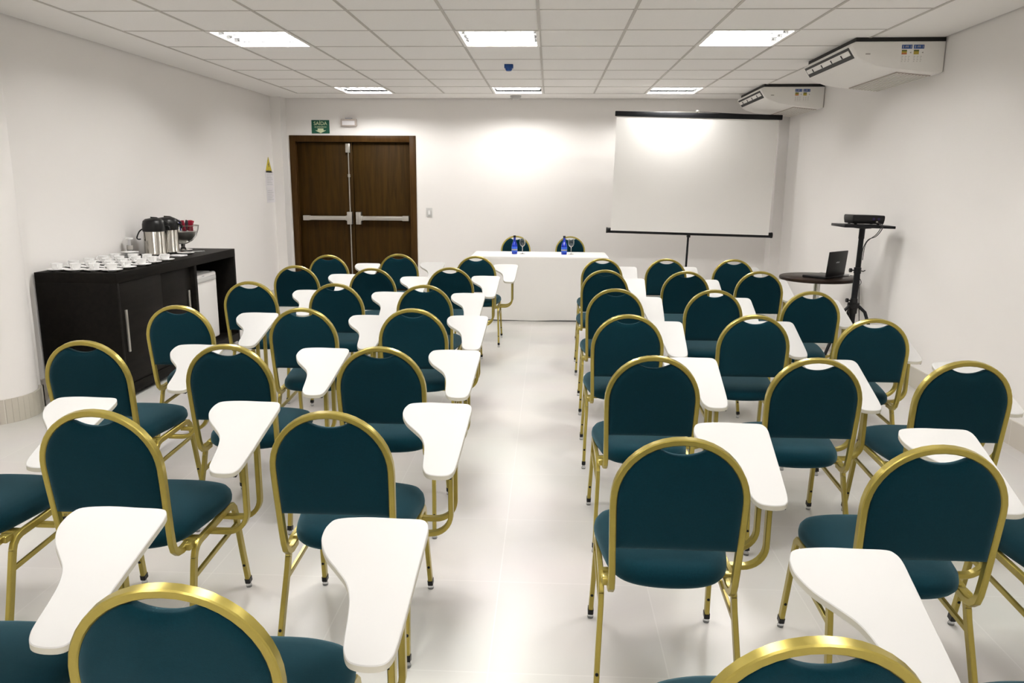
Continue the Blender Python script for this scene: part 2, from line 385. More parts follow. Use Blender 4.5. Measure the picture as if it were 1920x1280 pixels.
# ------------------------------------------------------------------ double door
door = empty('door_1', ((DX0 + DX1) / 2, YB, 0), label='dark brown wooden double door with metal push bars', cat='door', kind='structure')
W2 = (DX1 - DX0) / 2
mb = MB(); fw_ = 0.085
for x0, x1 in ((-W2, -W2 + fw_), (W2 - fw_, W2)): mb.box(x0, x1, -0.015, 0.12, 0, DZ, 0.004)
mb.box(-W2 + fw_, W2 - fw_, -0.015, 0.12, DZ - fw_, DZ, 0.004)
mb.build('door_frame', FRAME_WOOD, door)
xm = -2.70 - (DX0 + DX1) / 2
for k, (x0, x1) in enumerate(((-W2 + fw_, xm - 0.002), (xm + 0.002, W2 - fw_))):
    mb = MB(); mb.box(x0 + 0.003, x1 - 0.003, 0.05, 0.09, 0.006, DZ - fw_ - 0.004, 0.002)
    leaf = mb.build('door_leaf', DOOR_WOOD, door)
    mb = MB(); zb = 1.105
    if k == 0: a, b = x0 + 0.06, x1 - 0.02
    else: a, b = x0 + 0.03, x1 - 0.03
    mb.box(a, b, -0.015, 0.02, zb - 0.028, zb + 0.028, 0.004); mb.box(a, a + 0.09, -0.02, 0.05, zb - 0.034, zb + 0.034, 0.005)
    mb.box(b - 0.09, b, -0.02, 0.05, zb - 0.034, zb + 0.034, 0.005)
    e = b - 0.07 if k == 0 else a
    mb.box(e, e + 0.07, -0.028, 0.05, zb - 0.085, zb + 0.085, 0.006)
    pb = mb.build('push_bar', ALU, leaf)
    if k == 0:
        mb = MB(); mb.tube([(x1 - 0.055, 0.03, 0.05), (x1 - 0.055, 0.03, DZ - fw_ - 0.12)], 0.008, 8)
        for z in (0.28, 1.68): mb.lathe([(0, -0.02), (0.02, -0.02), (0.02, 0.02), (0, 0.02)], 10, T=Matrix.Translation((x1 - 0.055, 0.03, z)))
        mb.box(x1 - 0.085, x1 - 0.025, 0.0, 0.05, DZ - fw_ - 0.14, DZ - fw_ - 0.02, 0.004)
        mb.build('vertical_rod', ALU, leaf)

# exit sign, emergency lamp, switch, papers, detectors
RXB = (PI / 2, 0, 0)
sg = empty('exit_sign', (-3.115, YB, 2.325), label='green SAÍDA exit sign with down arrow above the double door', cat='sign')
mb = MB(); mb.box(-0.122, 0.122, -0.006, 0, -0.088, 0.088, 0.001); mb.build('panel', GREEN, sg)
text('lettering', 'SAÍDA', 0.066, CREAM, sg, (0, -0.007, 0.042), RXB)
text('lettering', 'DE EMERGÊNCIA', 0.022, CREAM, sg, (0, -0.007, -0.004), RXB)
mb = MB()
mb.prism([(-0.04, -0.022), (-0.04, -0.048), (-0.075, -0.048), (0, -0.084), (0.075, -0.048), (0.04, -0.048), (0.04, -0.022)][::1], 0.006, 0.0075, T=Matrix.Rotation(PI / 2, 4, 'X'))
mb.build('arrow', CREAM, sg, smooth=False)
em = empty('emergency_light', (-2.72, YB, 2.38), label='small white emergency lamp on the wall above the double door', cat='emergency light')
mb = MB(); mb.box(-0.108, 0.108, -0.05, 0, -0.05, 0.045, 0.008); mb.build('body', AC_GRILLE, em)
mb = MB(); mb.box(-0.085, 0.085, -0.056, -0.048, -0.035, 0.02, 0.003); mb.build('lens', WHITE_PAPER, em)
mb = MB(); mb.box(-0.045, 0.045, -0.046, -0.015, 0.045, 0.06, 0.003); mb.build('bracket', GREY_PRINT, em)
sw = empty('light_switch', (-1.65, YB, 1.19), label='white switch plate on the wall beside the double door', cat='light switch')
mb = MB(); mb.box(-0.04, 0.04, -0.009, 0, -0.062, 0.062, 0.003); mb.build('plate', WHITE_LAM, sw)
mb = MB(); mb.box(-0.014, 0.014, -0.014, -0.008, -0.03, 0.03, 0.002); mb.build('rocker', CERAMIC, sw)
tri = empty('warning_sign', (XL, 10.32, 1.80), label='yellow triangular warning sign above the sheet on the sideboard wall', cat='sign')
RYL = (PI / 2, 0, PI / 2)
TL = Matrix.Rotation(PI / 2, 4, 'Z') @ Matrix.Rotation(PI / 2, 4, 'X')
mb = MB(); mb.prism([(-0.12, -0.09), (0.12, -0.09), (0.0, 0.11)], 0.0, 0.004, T=TL); mb.build('panel', YELLOW, tri, smooth=False)
mb = MB(); mb.prism([(-0.01, -0.02), (0.022, -0.005), (0.004, 0.0), (0.02, 0.045), (-0.022, 0.006), (0.0, 0.002)], 0.004, 0.0055, T=TL)
mb.prism([(-0.085, -0.078), (0.085, -0.078), (0.085, -0.066), (-0.085, -0.066)], 0.004, 0.0052, T=TL); mb.build('symbol', BLACK_PL, tri, smooth=False)
sh = empty('notice_sheet', (XL, 10.335, 1.525), label='white paper notice taped below the yellow warning triangle', cat='notice')
mb = MB(); mb.box(0.0, 0.004, -0.15, 0.15, 0.005, 0.205); mb.box(0.0, 0.006, -0.14, 0.155, -0.205, 0.0); mb.build('paper', WHITE_PAPER, sh, smooth=False)
mb = MB()
for k in range(7): mb.box(0.004, 0.0048, -0.11, 0.11 - 0.03 * (k % 3), 0.03 + 0.022 * k, 0.034 + 0.022 * k)
for k in range(6): mb.box(0.006, 0.0068, -0.11, 0.10 - 0.04 * (k % 2), -0.17 + 0.024 * k, -0.166 + 0.024 * k)
mb.build('print', GREY_PRINT, sh, smooth=False)
dt = empty('motion_detector', (-0.405, 7.69, ZC), label='small blue sensor hanging from a middle ceiling tile', cat='sensor')
mb = MB(); mb.box(-0.042, 0.042, -0.03, 0.03, -0.035, 0.0, 0.004); mb.build('base', DET_BLUE, dt)
mb = MB(); mb.lathe([(0, -0.062), (0.024, -0.058), (0.032, -0.045), (0.034, -0.03), (0, -0.03)], 16); mb.build('cover', DET_BLUE, dt)
sd = empty('smoke_detector', (-0.455, 10.36, ZC), label='round white smoke detector on the ceiling border by the end wall', cat='smoke detector')
mb = MB(); mb.lathe([(0, -0.02), (0.07, -0.02), (0.072, 0.0), (0, 0)], 24); mb.build('base', WHITE_LAM, sd)
mb = MB(); mb.lathe([(0, -0.05), (0.045, -0.047), (0.058, -0.033), (0.06, -0.02), (0, -0.02)], 24); mb.build('cover', WHITE_LAM, sd)

# ------------------------------------------------------------------ air conditioners
def air_conditioner(y, label):
    xw = xr(y) - 0.004; L = 1.22
    t = empty('air_conditioner', (xw, y, ZC), rz=-0.0245, label=label, cat='air conditioner', group='ceiling air conditioners')
    prof = [(-0.695, -0.045), (-0.70, -0.065), (-0.645, -0.145), (-0.60, -0.175), (-0.50, -0.205), (-0.40, -0.222), (-0.30, -0.234), (-0.15, -0.25), (-0.02, -0.262), (0.0, -0.25), (0.0, -0.03), (-0.66, -0.03)]
    T = Matrix(((1, 0, 0, 0), (0, 0, 1, 0), (0, 1, 0, 0), (0, 0, 0, 1)))
    mb = MB(); mb.prism(prof, 0.0, L, T=T, bev=0.012); mb.build('casing', AC_WHITE, t, ang=50)
    mb = MB(); mb.box(-0.66, 0.0, 0.012, L - 0.012, -0.032, -0.0, 0); mb.build('shadow_gap', AC_DARK, t, smooth=False)  # dark block standing in for the shade in the gap above the casing
    # outlet on the slanted front between (-.70,-.065) and (-.645,-.145)
    d = Vector((0.055, 0, -0.08)).normalized(); n = Vector((-0.08, 0, -0.055)).normalized()
    F = Matrix((d, Vector((0, 1, 0)), n)).transposed().to_4x4(); F.translation = Vector((-0.6725, 0, -0.105))
    mb = MB(); mb.box(-0.046, 0.046, 0.05, L - 0.05, -0.01, 0.004, T=F); o = mb.build('air_outlet', AC_DARK, t, smooth=False)
    mb = MB(); mb.box(-0.026, 0.014, 0.075, L - 0.075, 0.003, 0.009, 0.002, T=F); mb.build('flap', AC_WHITE, o)
    mb = MB()
    for k in range(1, 5): mb.box(-0.016, 0.012, L * k / 5 - 0.006, L * k / 5 + 0.006, 0.0085, 0.014, T=F)
    mb.build('vane', AC_DARK, o, smooth=False)
    # intake grille on the underside by the wall
    a = math.atan2(-0.028, 0.28)
    G = Matrix.Translation((-0.16, 0, -0.2515)) @ Matrix.Rotation(-a, 4, 'Y')
    mb = MB(); mb.box(-0.14, 0.12, 0.12, L - 0.06, -0.004, 0.006, T=G)
    g_ = mb.build('intake_grille', AC_GRILLE, t, smooth=False)
    mb = MB()
    for k in range(10): mb.box(-0.125 + 0.026 * k, -0.119 + 0.026 * k, 0.13, L - 0.07, -0.008, -0.003, T=G)
    mb.build('grille_slats', AC_WHITE, g_, smooth=False)
    # small badge and screws on the end panel
    mb = MB(); mb.box(-0.585, -0.55, -0.002, 0.002, -0.125, -0.117); mb.build('badge', STICK_GREY, t, smooth=False)
    # two energy stickers on the end panel facing the camera
    for k in range(2):
        x = -0.285 + 0.088 * k
        mb = MB(); mb.box(x - 0.04, x + 0.04, -0.0012, 0.001, -0.195, -0.052); st = mb.build('energy_sticker', AC_WHITE, t, smooth=False)
        mb = MB(); mb.box(x - 0.038, x + 0.038, -0.0022, 0, -0.085, -0.056, 0.0008); mb.build('sticker_header', STICK_BLUE, st)
        mb = MB()
        mb.box(x - 0.03, x - 0.024, -0.0028, -0.002, -0.08, -0.062); mb.box(x - 0.016, x + 0.014, -0.0028, -0.002, -0.075, -0.071); mb.box(x - 0.012, x + 0.012, -0.0028, -0.002, -0.068, -0.064); mb.box(x + 0.026, x + 0.031, -0.0028, -0.002, -0.079, -0.062)
        mb.build('sticker_print', GREY_PRINT, st, smooth=False)
        for zz, m_ in ((-0.098, STICK_GREEN), (-0.109, STICK_OCHRE), (-0.120, STICK_OCHRE if k else STICK_RED)):
            mb = MB(); mb.box(x - 0.036, x + 0.002, -0.0022, 0, zz - 0.0055, zz + 0.0055); mb.build('rating_bar', m_, st, smooth=False)
        mb = MB(); mb.prism([(x + 0.022, -0.112), (x + 0.034, -0.118), (x + 0.034, -0.106)], 0, 0.0022, T=Matrix(((1, 0, 0, 0), (0, 0, -1, 0), (0, 1, 0, 0), (0, 0, 0, 1))))
        for r in range(4):
            for c in range(3): mb.box(x - 0.034 + c * 0.024, x - 0.022 + c * 0.024 - 0.004 * (r % 2), -0.0018, 0, -0.141 - 0.012 * r, -0.1385 - 0.012 * r)
        mb.build('rating_print', STICK_GREY, st, smooth=False)
    return t
air_conditioner(6.30, 'white ceiling air conditioner nearer the camera, energy stickers on its end')
air_conditioner(9.12, 'white ceiling air conditioner nearer the projection screen, partly above it')

# ------------------------------------------------------------------ tablet-arm banquet chair
CH_GROUP = 'tablet-arm chairs in rows'
def make_chair(tablet=True):
    t = empty('tablet_chair' if tablet else 'banquet_chair')
    # seat cushion: outline counter-clockwise, wider at the front
    ol = spline([(0.0, -0.228), (0.085, -0.218), (0.145, -0.188), (0.180, -0.135), (0.197, -0.06), (0.213, 0.05), (0.218, 0.145), (0.185, 0.212), (0.10, 0.245),
                 (0.0, 0.252), (-0.10, 0.245), (-0.185, 0.212), (-0.218, 0.145), (-0.213, 0.05), (-0.197, -0.06), (-0.180, -0.135), (-0.145, -0.188), (-0.085, -0.218)], 4, True)
    ol = [Vector((p.x, p.y)) for p in ol] if len(ol[0]) > 2 else ol
    def crown(y): return 0.006 * (y / 0.25)
    rings = []
    for d, z in ((0.07, 0.396), (0.03, 0.396), (0.010, 0.401), (0.001, 0.412), (0.0, 0.424), (0.003, 0.440), (0.014, 0.4545), (0.034, 0.464), (0.065, 0.470), (0.11, 0.473), (0.16, 0.474)):
        q = inset(ol, d) if d < 0.1 else [Vector((p[0] * (1 - d / 0.22), p[1] * (1 - d / 0.25))) for p in ol]
        rings.append([(p[0], p[1], z + crown(p[1])) for p in q])
    MB().loft(rings).build('seat', FABRIC, t, ang=80)
    # back frame, one bent tube
    R_ = 0.1885; zc = 0.7075; pts = []
    def by(z): return -0.283 - 0.13 * (z - 0.706)
    half = []
    half += [(0.1815, -0.150, 0.388), (0.1815, -0.185, 0.384), (0.1815, -0.215, 0.390), (0.1815, -0.236, 0.408), (0.1818, -0.246, 0.435)]
    for z in (0.48, 0.54, 0.60, 0.66): half.append((0.1818 + 0.0067 * min(1, (z - 0.435) / 0.24), by(z), z))
    rgt = list(half)
    n = 22
    top = []
    for k in range(n + 1):
        a = PI * k / n
        x = R_ * math.copysign(abs(math.cos(a)) ** 0.97, math.cos(a)); z = zc + R_ * math.sin(a)
        top.append((x, by(z), z))
    pts = rgt + top + [(-x, y, z) for x, y, z in reversed(half)]
    MB().sweep(pts, (0, 1, 0.13), 0.0125, 0.0098).build('back_frame', GOLD, t, ang=28)
    # upholstered back pad inside the arch, with the hand-hold scooped out of its top
    zi = R_ - 0.0082; bz = 0.548; NX, NZ = 44, 30
    def top_z(x):
        a = zc + math.sqrt(max(0.0, zi * zi - x * x))
        if abs(x) >= 0.070: return a
        e = zc + math.sqrt(zi * zi - 0.070 ** 2); u = abs(x) / 0.070
        return 0.853 + (e - 0.853) * (u ** 2.2)
    xs = [zi * math.sin(PI / 2 * (-1 + 2 * k / NX)) for k in range(NX + 1)]
    mb_ = MB(); sheets = []
    def hand(x, z):   # distance to the scooped edge
        return min(math.hypot(x - q, z - top_z(q)) for q in [x + 0.006 * k for k in range(-8, 9)] if abs(q) <= zi) if abs(x) < 0.13 and z > 0.74 else 1
    for side_, T_ in ((-1, 0.017), (1, 0.026)):
        g_ = []
        for x in xs:
            col = []
            zt_ = top_z(x)
            for r in range(NZ + 1):
                v = 0.5 - 0.5 * math.cos(PI * r / NZ); z = bz + (zt_ - bz) * v
                kx = 1.0 if z > 0.70 else 1 - 0.022 * (0.70 - z) / 0.15
                d = min(zi - abs(x) if z < zc else zi - math.hypot(x, z - zc), z - bz, hand(x, z)); d = max(0.0, d)
                wd = 0.03; q = min(1.0, d / wd); th = 0.004 + (T_ - 0.004) * math.sqrt(max(0.0, 1 - (1 - q) ** 2)) + 0.004 * min(1, d / 0.14)
                col.append(mb_.bm.verts.new((x * kx, by(z) + side_ * th, z)))
            g_.append(col)
        sheets.append(g_)
    for g_ in sheets:
        for a_ in range(NX):
            for r in range(NZ): mb_.bm.faces.new((g_[a_][r], g_[a_ + 1][r], g_[a_ + 1][r + 1], g_[a_][r + 1]))
    A_, B_ = sheets
    for a_ in range(NX):
        for r in (0, NZ): mb_.bm.faces.new((A_[a_][r], A_[a_ + 1][r], B_[a_ + 1][r], B_[a_][r]))
    for a_ in (0, NX):
        for r in range(NZ): mb_.bm.faces.new((A_[a_][r], A_[a_][r + 1], B_[a_][r + 1], B_[a_][r]))
    mb_.build('backrest', FABRIC, t, ang=70)
    # legs, seat rails, stretchers
    for s in (-1, 1):
        X = lambda v: s * v
        rear = [(X(0.220), -0.250, 0.030), (X(0.214), -0.205, 0.17), (X(0.207), -0.163, 0.30), (X(0.206), -0.152, 0.338)]
        front = [(X(0.215), 0.262, 0.030), (X(0.210), 0.236, 0.17), (X(0.206), 0.213, 0.30), (X(0.205), 0.207, 0.335)]
        for path in (rear, front):
            lg = MB().sweep(path, (1, 0, 0), 0.0085, 0.0135).build('leg', GOLD, t, ang=28)
            px, py, pz = path[0]; d = (Vector(path[0]) - Vector(path[1])).normalized()
            MB().sweep([Vector(path[0]) - d * 0.012, Vector(path[0]) + d * 0.008], (1, 0, 0), 0.0105, 0.0155).build('foot_cap', BLACK_PL, lg)
            q = Vector(path[0]) + d * 0.006
            MB().lathe([(0, 0), (0.011, 0.0), (0.012, 0.006), (0.007, q.z - 0.004), (0, q.z)], 12, c=(q.x, q.y)).build('glide', CLEAR_PL, lg)
            yb_ = path[1][1] * 0.55 + path[0][1] * 0.45; zb_ = path[1][2] * 0.55 + path[0][2] * 0.45
            MB().lathe([(0, 0), (0.006, 0), (0.005, 0.003), (0, 0.004)], 10, T=Matrix.Translation((path[0][0] * 0.55 + path[1][0] * 0.45 , yb_, zb_)) @ Matrix.Rotation(PI / 2, 4, 'X') @ Matrix.Translation((0, 0, 0.013))).build('rivet', BLACK_MT, lg)
        rail = [(X(0.206), -0.152, 0.338), (X(0.206), -0.143, 0.358), (X(0.206), -0.126, 0.374), (X(0.206), -0.102, 0.381), (X(0.206), 0.0, 0.385), (X(0.206), 0.10, 0.389),
                (X(0.2055), 0.152, 0.390), (X(0.205), 0.178, 0.384), (X(0.205), 0.196, 0.367), (X(0.205), 0.207, 0.335)]
        MB().sweep(rail, (1, 0, 0), 0.0085, 0.0135).build('seat_rail', GOLD, t, ang=28)
        m_ = MB().sweep([(X(0.206), -0.172, 0.272), (X(0.206), 0.215, 0.297)], (1, 0, 0), 0.006, 0.009)
        for f in (0.3, 0.7): m_.lathe([(0, 0), (0.006, 0), (0.006, 0.012), (0, 0.012)], 8, c=(X(0.206), -0.172 + 0.387 * f)) if False else None
        m_.build('stretcher', GOLD, t)
        MB().box(min(X(0.172), X(0.206)), max(X(0.172), X(0.206)), -0.175, -0.135, 0.374, 0.398, 0.004).build('hinge_bracket', GOLD, t)
    for y in (-0.10, 0.165):
        MB().sweep([(-0.205, y, 0.386), (0.205, y, 0.386)], (0, 1, 0), 0.012, 0.008).build('seat_crossbar', GOLD, t)
    if tablet:
        raw = [(0.152, 0.282), (0.132, 0.262), (0.126, 0.232), (0.131, 0.200), (0.153, 0.158), (0.188, 0.118), (0.218, 0.082), (0.236, 0.040), (0.245, -0.010), (0.251, -0.070),
               (0.257, -0.098), (0.272, -0.121), (0.300, -0.130), (0.335, -0.129), (0.355, -0.118), (0.365, -0.090), (0.371, -0.02), (0.377, 0.09), (0.383, 0.20), (0.385, 0.252), (0.378, 0.275), (0.360, 0.286), (0.30, 0.288), (0.22, 0.290)]
        ol_ = spline([(*p, 0) for p in raw], 4, True); ol_ = [(p.x, p.y) for p in ol_]
        sl = 0.315; rings = []
        for d, z in ((0.002, -0.018), (0.0, -0.016), (0.0, -0.002), (0.002, 0.0)):
            q = inset(ol_, d); rings.append([(p[0], p[1], 0.678 + sl * p[1] + z) for p in q])
        m_ = MB(); m_.loft(rings)
        tb = m_.build('writing_tablet', WHITE_LAM, t, ang=25)
        tb.data.materials.append(WHITE_EDGE)
        for p in tb.data.polygons:
            if abs(p.normal.z) < 0.6: p.material_index = 1
        for y in (0.0, 0.125):
            xu = 0.337; ztop = 0.678 + sl * y - 0.019
            path = [(0.198, y, 0.366), (0.262, y, 0.366)]
            path += [(0.262 + 0.075 * math.sin(a), y, 0.441 - 0.075 * math.cos(a)) for a in (PI / 2 * k / 8 for k in range(1, 9))]
            path += [(xu, y, 0.52), (xu, y, ztop)]
            MB().sweep(path, (0, 1, 0), 0.0135, 0.0085).build('tablet_arm', GOLD, t, ang=28)
        T = Matrix.Translation((0.335, 0.0625, 0.678 + sl * 0.0625 - 0.022)) @ Matrix.Rotation(math.atan(sl), 4, 'X')
        MB().box(-0.02, 0.02, -0.185, 0.10, -0.003, 0.003, T=T).build('tablet_bracket', BLACK_MT, t, smooth=False)
    return t

PA = 'tablet-arm chair with teal seat and gold frame'
places = {
 'a': {1: (-2.05, 2.555), 2: (-2.05, 3.56), 3: (-2.11, 4.56), 4: (-2.11, 5.65), 5: (-2.13, 6.72), 6: (-2.13, 7.70)},
 'b': {0: (-1.355, 1.55), 1: (-1.40, 2.54), 2: (-1.39, 3.53), 3: (-1.38, 4.53), 4: (-1.48, 5.60), 5: (-1.45, 6.60), 6: (-1.48, 7.88)},
 'c': {0: (-0.67, 1.52), 1: (-0.67, 2.57), 2: (-0.72, 3.53), 3: (-0.76, 4.56), 4: (-0.86, 5.58), 5: (-0.82, 6.71), 6: (-0.70, 7.75)},
 'd': {0: (0.44, 1.42), 1: (0.39, 2.39), 2: (0.44, 3.44), 3: (0.44, 4.46), 4: (0.46, 5.51), 5: (0.47, 6.66), 6: (0.51, 7.65)},
 'e': {0: (1.15, 1.44), 1: (1.09, 2.37), 2: (1.11, 3.45), 3: (1.13, 4.51), 4: (1.12, 5.52), 5: (1.12, 6.63), 6: (1.12, 7.69)},
 'f': {1: (1.73, 2.42), 2: (1.71, 3.44), 3: (1.74, 4.44), 4: (1.76, 5.50), 5: (1.73, 6.69), 6: (1.75, 7.70)}}
colname = {'a': 'sideboard-side file of the door half', 'b': 'middle file of the door half', 'c': 'aisle file of the door half',
           'd': 'aisle file of the screen half', 'e': 'middle file of the screen half', 'f': 'wall-side file of the screen half'}
rown = ['front-most to camera, row one', 'row two', 'row three', 'row four', 'row five', 'row six', 'row seven']
rown = ['row one', 'row two', 'row three', 'row four', 'row five', 'row six', 'row seven']
chair0 = make_chair(True); used = False
for c in 'abcdef':
    for r, (x, y) in places[c].items():
        t = chair0 if not used else copy_tree(chair0); used = True
        t.location = (x, y, 0); t.rotation_euler = (0, 0, math.radians(random.uniform(-0.8, 0.8)))
        tag(t, f'teal tablet-arm chair, {rown[r]} from the camera, {colname[c]}', 'chair', CH_GROUP)
hc = make_chair(False)
hc2 = copy_tree(hc)
for t, x, lab in ((hc, -0.44, 'door-side one of two teal chairs behind the white-clothed table'), (hc2, 0.285, 'screen-side one of two teal chairs behind the white-clothed table')):
    t.location = (x, 10.08, 0); t.rotation_euler = (0, 0, PI)
    tag(t, lab, 'chair', 'chairs behind the head table')

# ------------------------------------------------------------------ head table with cloth
TX0, TX1, TY0, TY1, TZ = -0.915, 0.70, 9.02, 9.72, 0.755
tb = empty('head_table', ((TX0 + TX1) / 2, (TY0 + TY1) / 2, 0), label='long head table hidden under a white cloth at the front', cat='table')
hx, hy = (TX1 - TX0) / 2, (TY1 - TY0) / 2
MB().box(-hx + 0.012, hx - 0.012, -hy + 0.012, hy - 0.012, TZ - 0.035, TZ - 0.006, 0.003).build('tabletop', WENGE_TOP, tb)
for sx in (-1, 1):
    for sy in (-1, 1):
        MB().box(sx * (hx - 0.08) - 0.02, sx * (hx - 0.08) + 0.02, sy * (hy - 0.08) - 0.02, sy * (hy - 0.08) + 0.02, 0, TZ - 0.035, 0.003).build('leg', BLACK_MT, tb)
def cloth():
    mb = MB(); n = 160
    per = []
    def pt(s):
        # walk the rounded rectangle
        L = [2 * hx, 2 * hy, 2 * hx, 2 * hy]; s = s % sum(L)
        if s < L[0]: return Vector((-hx + s, -hy)), Vector((0, -1))
        s -= L[0]
        if s < L[1]: return Vector((hx, -hy + s)), Vector((1, 0))
        s -= L[1]
        if s < L[2]: return Vector((hx - s, hy)), Vector((0, 1))
        s -= L[2]; return Vector((-hx, hy - s)), Vector((-1, 0))
    P = 4 * hx + 4 * hy; rings = []
    for f, z in ((0.94, TZ), (0.985, TZ), (1.0, TZ - 0.006), (1.0, TZ - 0.03), (1.0, TZ - 0.15), (1.0, 0.5), (1.0, 0.3), (1.0, 0.15), (1.0, 0.06), (1.0, 0.004)):
        ring = []
        for k in range(n):
            p, nn = pt(P * k / n + 1e-4)
            s = P * k / n; dz = (TZ - z)
            amp = 0.010 * dz * (math.sin(s * 9.0) + 0.6 * math.sin(s * 17.3 + 1.0))
            fl = dz * 0.022
            q = p * f + nn * (fl + amp)
            ring.append((q.x, q.y, z + (0.004 * math.sin(s * 7) + 0.004 if z < 0.01 else 0)))
        rings.append(ring)
    mb.loft(rings, cap=False)
    top = [v for v in mb.bm.verts if abs(v.co.z - TZ) < 1e-5]
    # close the top
    mb.bm.verts.ensure_lookup_table(); mb.bm.faces.new([mb.bm.verts[k] for k in range(n)])
    o = mb.build('tablecloth', CLOTH, None, ang=60); return o
tc_ = cloth(); tc_.location = ((TX0 + TX1) / 2, (TY0 + TY1) / 2, 0.001)
tag(tc_, 'white floor-length cloth draped over the head table', 'tablecloth')

# bottles and glasses on it
def make_bottle():
    t = empty('water_bottle')
    MB().lathe([(0, 0), (0.03, 0), (0.033, 0.004), (0.034, 0.05), (0.034, 0.105), (0.028, 0.125), (0.017, 0.150), (0.0135, 0.175), (0.0135, 0.200), (0, 0.200)], 24).build('body', BLUE_GLASS, t)
    MB().lathe([(0.0345, 0.025), (0.0352, 0.026), (0.0352, 0.088), (0.0345, 0.089)], 24).build('label', BLUE_LABEL, t)
    MB().lathe([(0.0354, 0.045), (0.0358, 0.046), (0.0358, 0.060), (0.0354, 0.061)], 24).build('label_band', STICK_GREY, t)
    MB().lathe([(0, 0.222), (0.0145, 0.222), (0.0155, 0.219), (0.0155, 0.196), (0.0135, 0.195)], 20).build('cap', BLACK_PL, t)
    return t
def make_glass():
    t = empty('wine_glass')
    MB().lathe([(0.0, 0.084), (0.018, 0.090), (0.031, 0.108), (0.036, 0.130), (0.034, 0.165), (0.0305, 0.185), (0.0295, 0.185), (0.033, 0.165), (0.0345, 0.130), (0.030, 0.110), (0.0175, 0.093), (0.0, 0.087)], 24).build('bowl', GLASS, t)
    MB().lathe([(0.0045, 0.006), (0.0035, 0.03), (0.0035, 0.07), (0.006, 0.086)], 12).build('stem', GLASS, t)
    MB().lathe([(0, 0), (0.034, 0.0), (0.034, 0.0015), (0.012, 0.004), (0.0045, 0.008)], 24).build('foot', GLASS, t)
    return t
b0 = make_bottle(); b1 = copy_tree(b0); g0 = make_glass(); g1 = copy_tree(g0)
for t, x, y, lab in ((b0, -0.412, 9.36, 'blue glass water bottle at the door-side seat of the head table'), (b1, 0.185, 9.36, 'blue glass water bottle at the screen-side seat of the head table')):
    t.location = (x, y, TZ + 0.002); tag(t, lab, 'bottle', 'blue water bottles')
for t, x, y, lab in ((g0, -0.318, 9.41, 'stemmed clear glass beside the door-side blue bottle'), (g1, 0.270, 9.41, 'stemmed clear glass beside the screen-side blue bottle')):
    t.location = (x, y, TZ + 0.002); tag(t, lab, 'glass', 'stemmed glasses')

# ------------------------------------------------------------------ projection screen
sc = empty('projection_screen', (1.742, 9.92, 0), rot=(0, math.radians(1.25), -0.005), label='portable white projection screen on a black tripod stand', cat='projection screen')
ZT, ZB = 2.415, 0.995
MB().box(-0.985, 0.985, -0.004, 0.0, ZB, ZT, 0.0).build('fabric', SCREEN, sc, smooth=False)
MB().box(-1.005, 1.02, -0.02, 0.014, ZT - 0.026, ZT + 0.034, 0.006).build('top_bar', BLACK_MT, sc)
m_ = MB(); T = Matrix.Translation((0, 0.03, ZB)) @ Matrix.Rotation(PI / 2, 4, 'Y')
m_.lathe([(0, -1.025), (0.030, -1.025), (0.033, -1.02), (0.033, 1.02), (0.030, 1.025), (0, 1.025)], 20, T=T)
cs = m_.build('roller_case', BLACK_MT, sc)
for s in (-1, 1): MB().lathe([(0, 1.02), (0.036, 1.02), (0.036, 1.04), (0, 1.04)], 20, T=T if s > 0 else Matrix.Translation((0, 0.03, ZB)) @ Matrix.Rotation(-PI / 2, 4, 'Y')).build('end_cap', BLACK_PL, cs)
MB().tube([(0, 0.045, 0.10), (0, 0.045, 1.3), (0, 0.045, 2.47)], [0.014, 0.013, 0.010], 12).build('pole', BLACK_MT, sc)
MB().box(-0.02, 0.02, 0.0, 0.06, ZB - 0.06, ZB - 0.02, 0.005).build('clamp', BLACK_PL, sc)
MB().tube([(0.0, 0.045, 2.465), (-0.03, 0.02, 2.462), (-0.59, -0.004, ZT + 0.03)], 0.004, 6).build('hanger', ALU, sc)
MB().tube([(0.0, 0.045, 2.465), (0.03, 0.02, 2.462), (0.59, -0.004, ZT + 0.03)], 0.004, 6).build('hanger', BLACK_MT, sc)
MB().box(-0.02, 0.02, 0.0, 0.06, 2.455, 2.485, 0.005).build('hook', ALU, sc)
for a in (-2.6, -0.5, 1.57):
    MB().sweep([(0, 0.045, 0.42), (0.06 * math.cos(a), 0.045 + 0.06 * math.sin(a), 0.40), (0.42 * math.cos(a), 0.045 + 0.42 * math.sin(a), 0.012)], (-math.sin(a), math.cos(a), 0), 0.009, 0.006).build('leg', BLACK_MT, sc)

# ------------------------------------------------------------------ sideboard with coffee service
SX0, SX1, SY0, SY1, SZ = XL + 0.015, -3.10, 5.39, 7.53, 0.945
sbd = empty('sideboard', (SX0, SY0, 0), label='dark wenge coffee sideboard with sliding doors and a fridge niche', cat='sideboard')
D, L = SX1 - SX0, SY1 - SY0; YD = 6.63 - SY0
MB().box(0, D, 0, L, SZ - 0.075, SZ, 0.002).build('top', WENGE, sbd)
MB().box(0, D - 0.001, 0.0, 0.03, 0.02, SZ - 0.075, 0.001).build('side_panel', WENGE, sbd)
MB().box(0, D - 0.001, L - 0.035, L, 0.02, SZ - 0.075, 0.001).build('side_panel', WENGE, sbd)
MB().box(0.02, D - 0.002, YD, YD + 0.045, 0.02, SZ - 0.075, 0.001).build('divider', WENGE, sbd)
MB().box(0, 0.015, 0.03, L - 0.035, 0.05, SZ - 0.075).build('back_panel', WENGE, sbd, smooth=False)
MB().box(0.015, D - 0.002, 0.03, L - 0.035, 0.03, 0.105, 0.001).build('bottom_panel', WENGE, sbd)
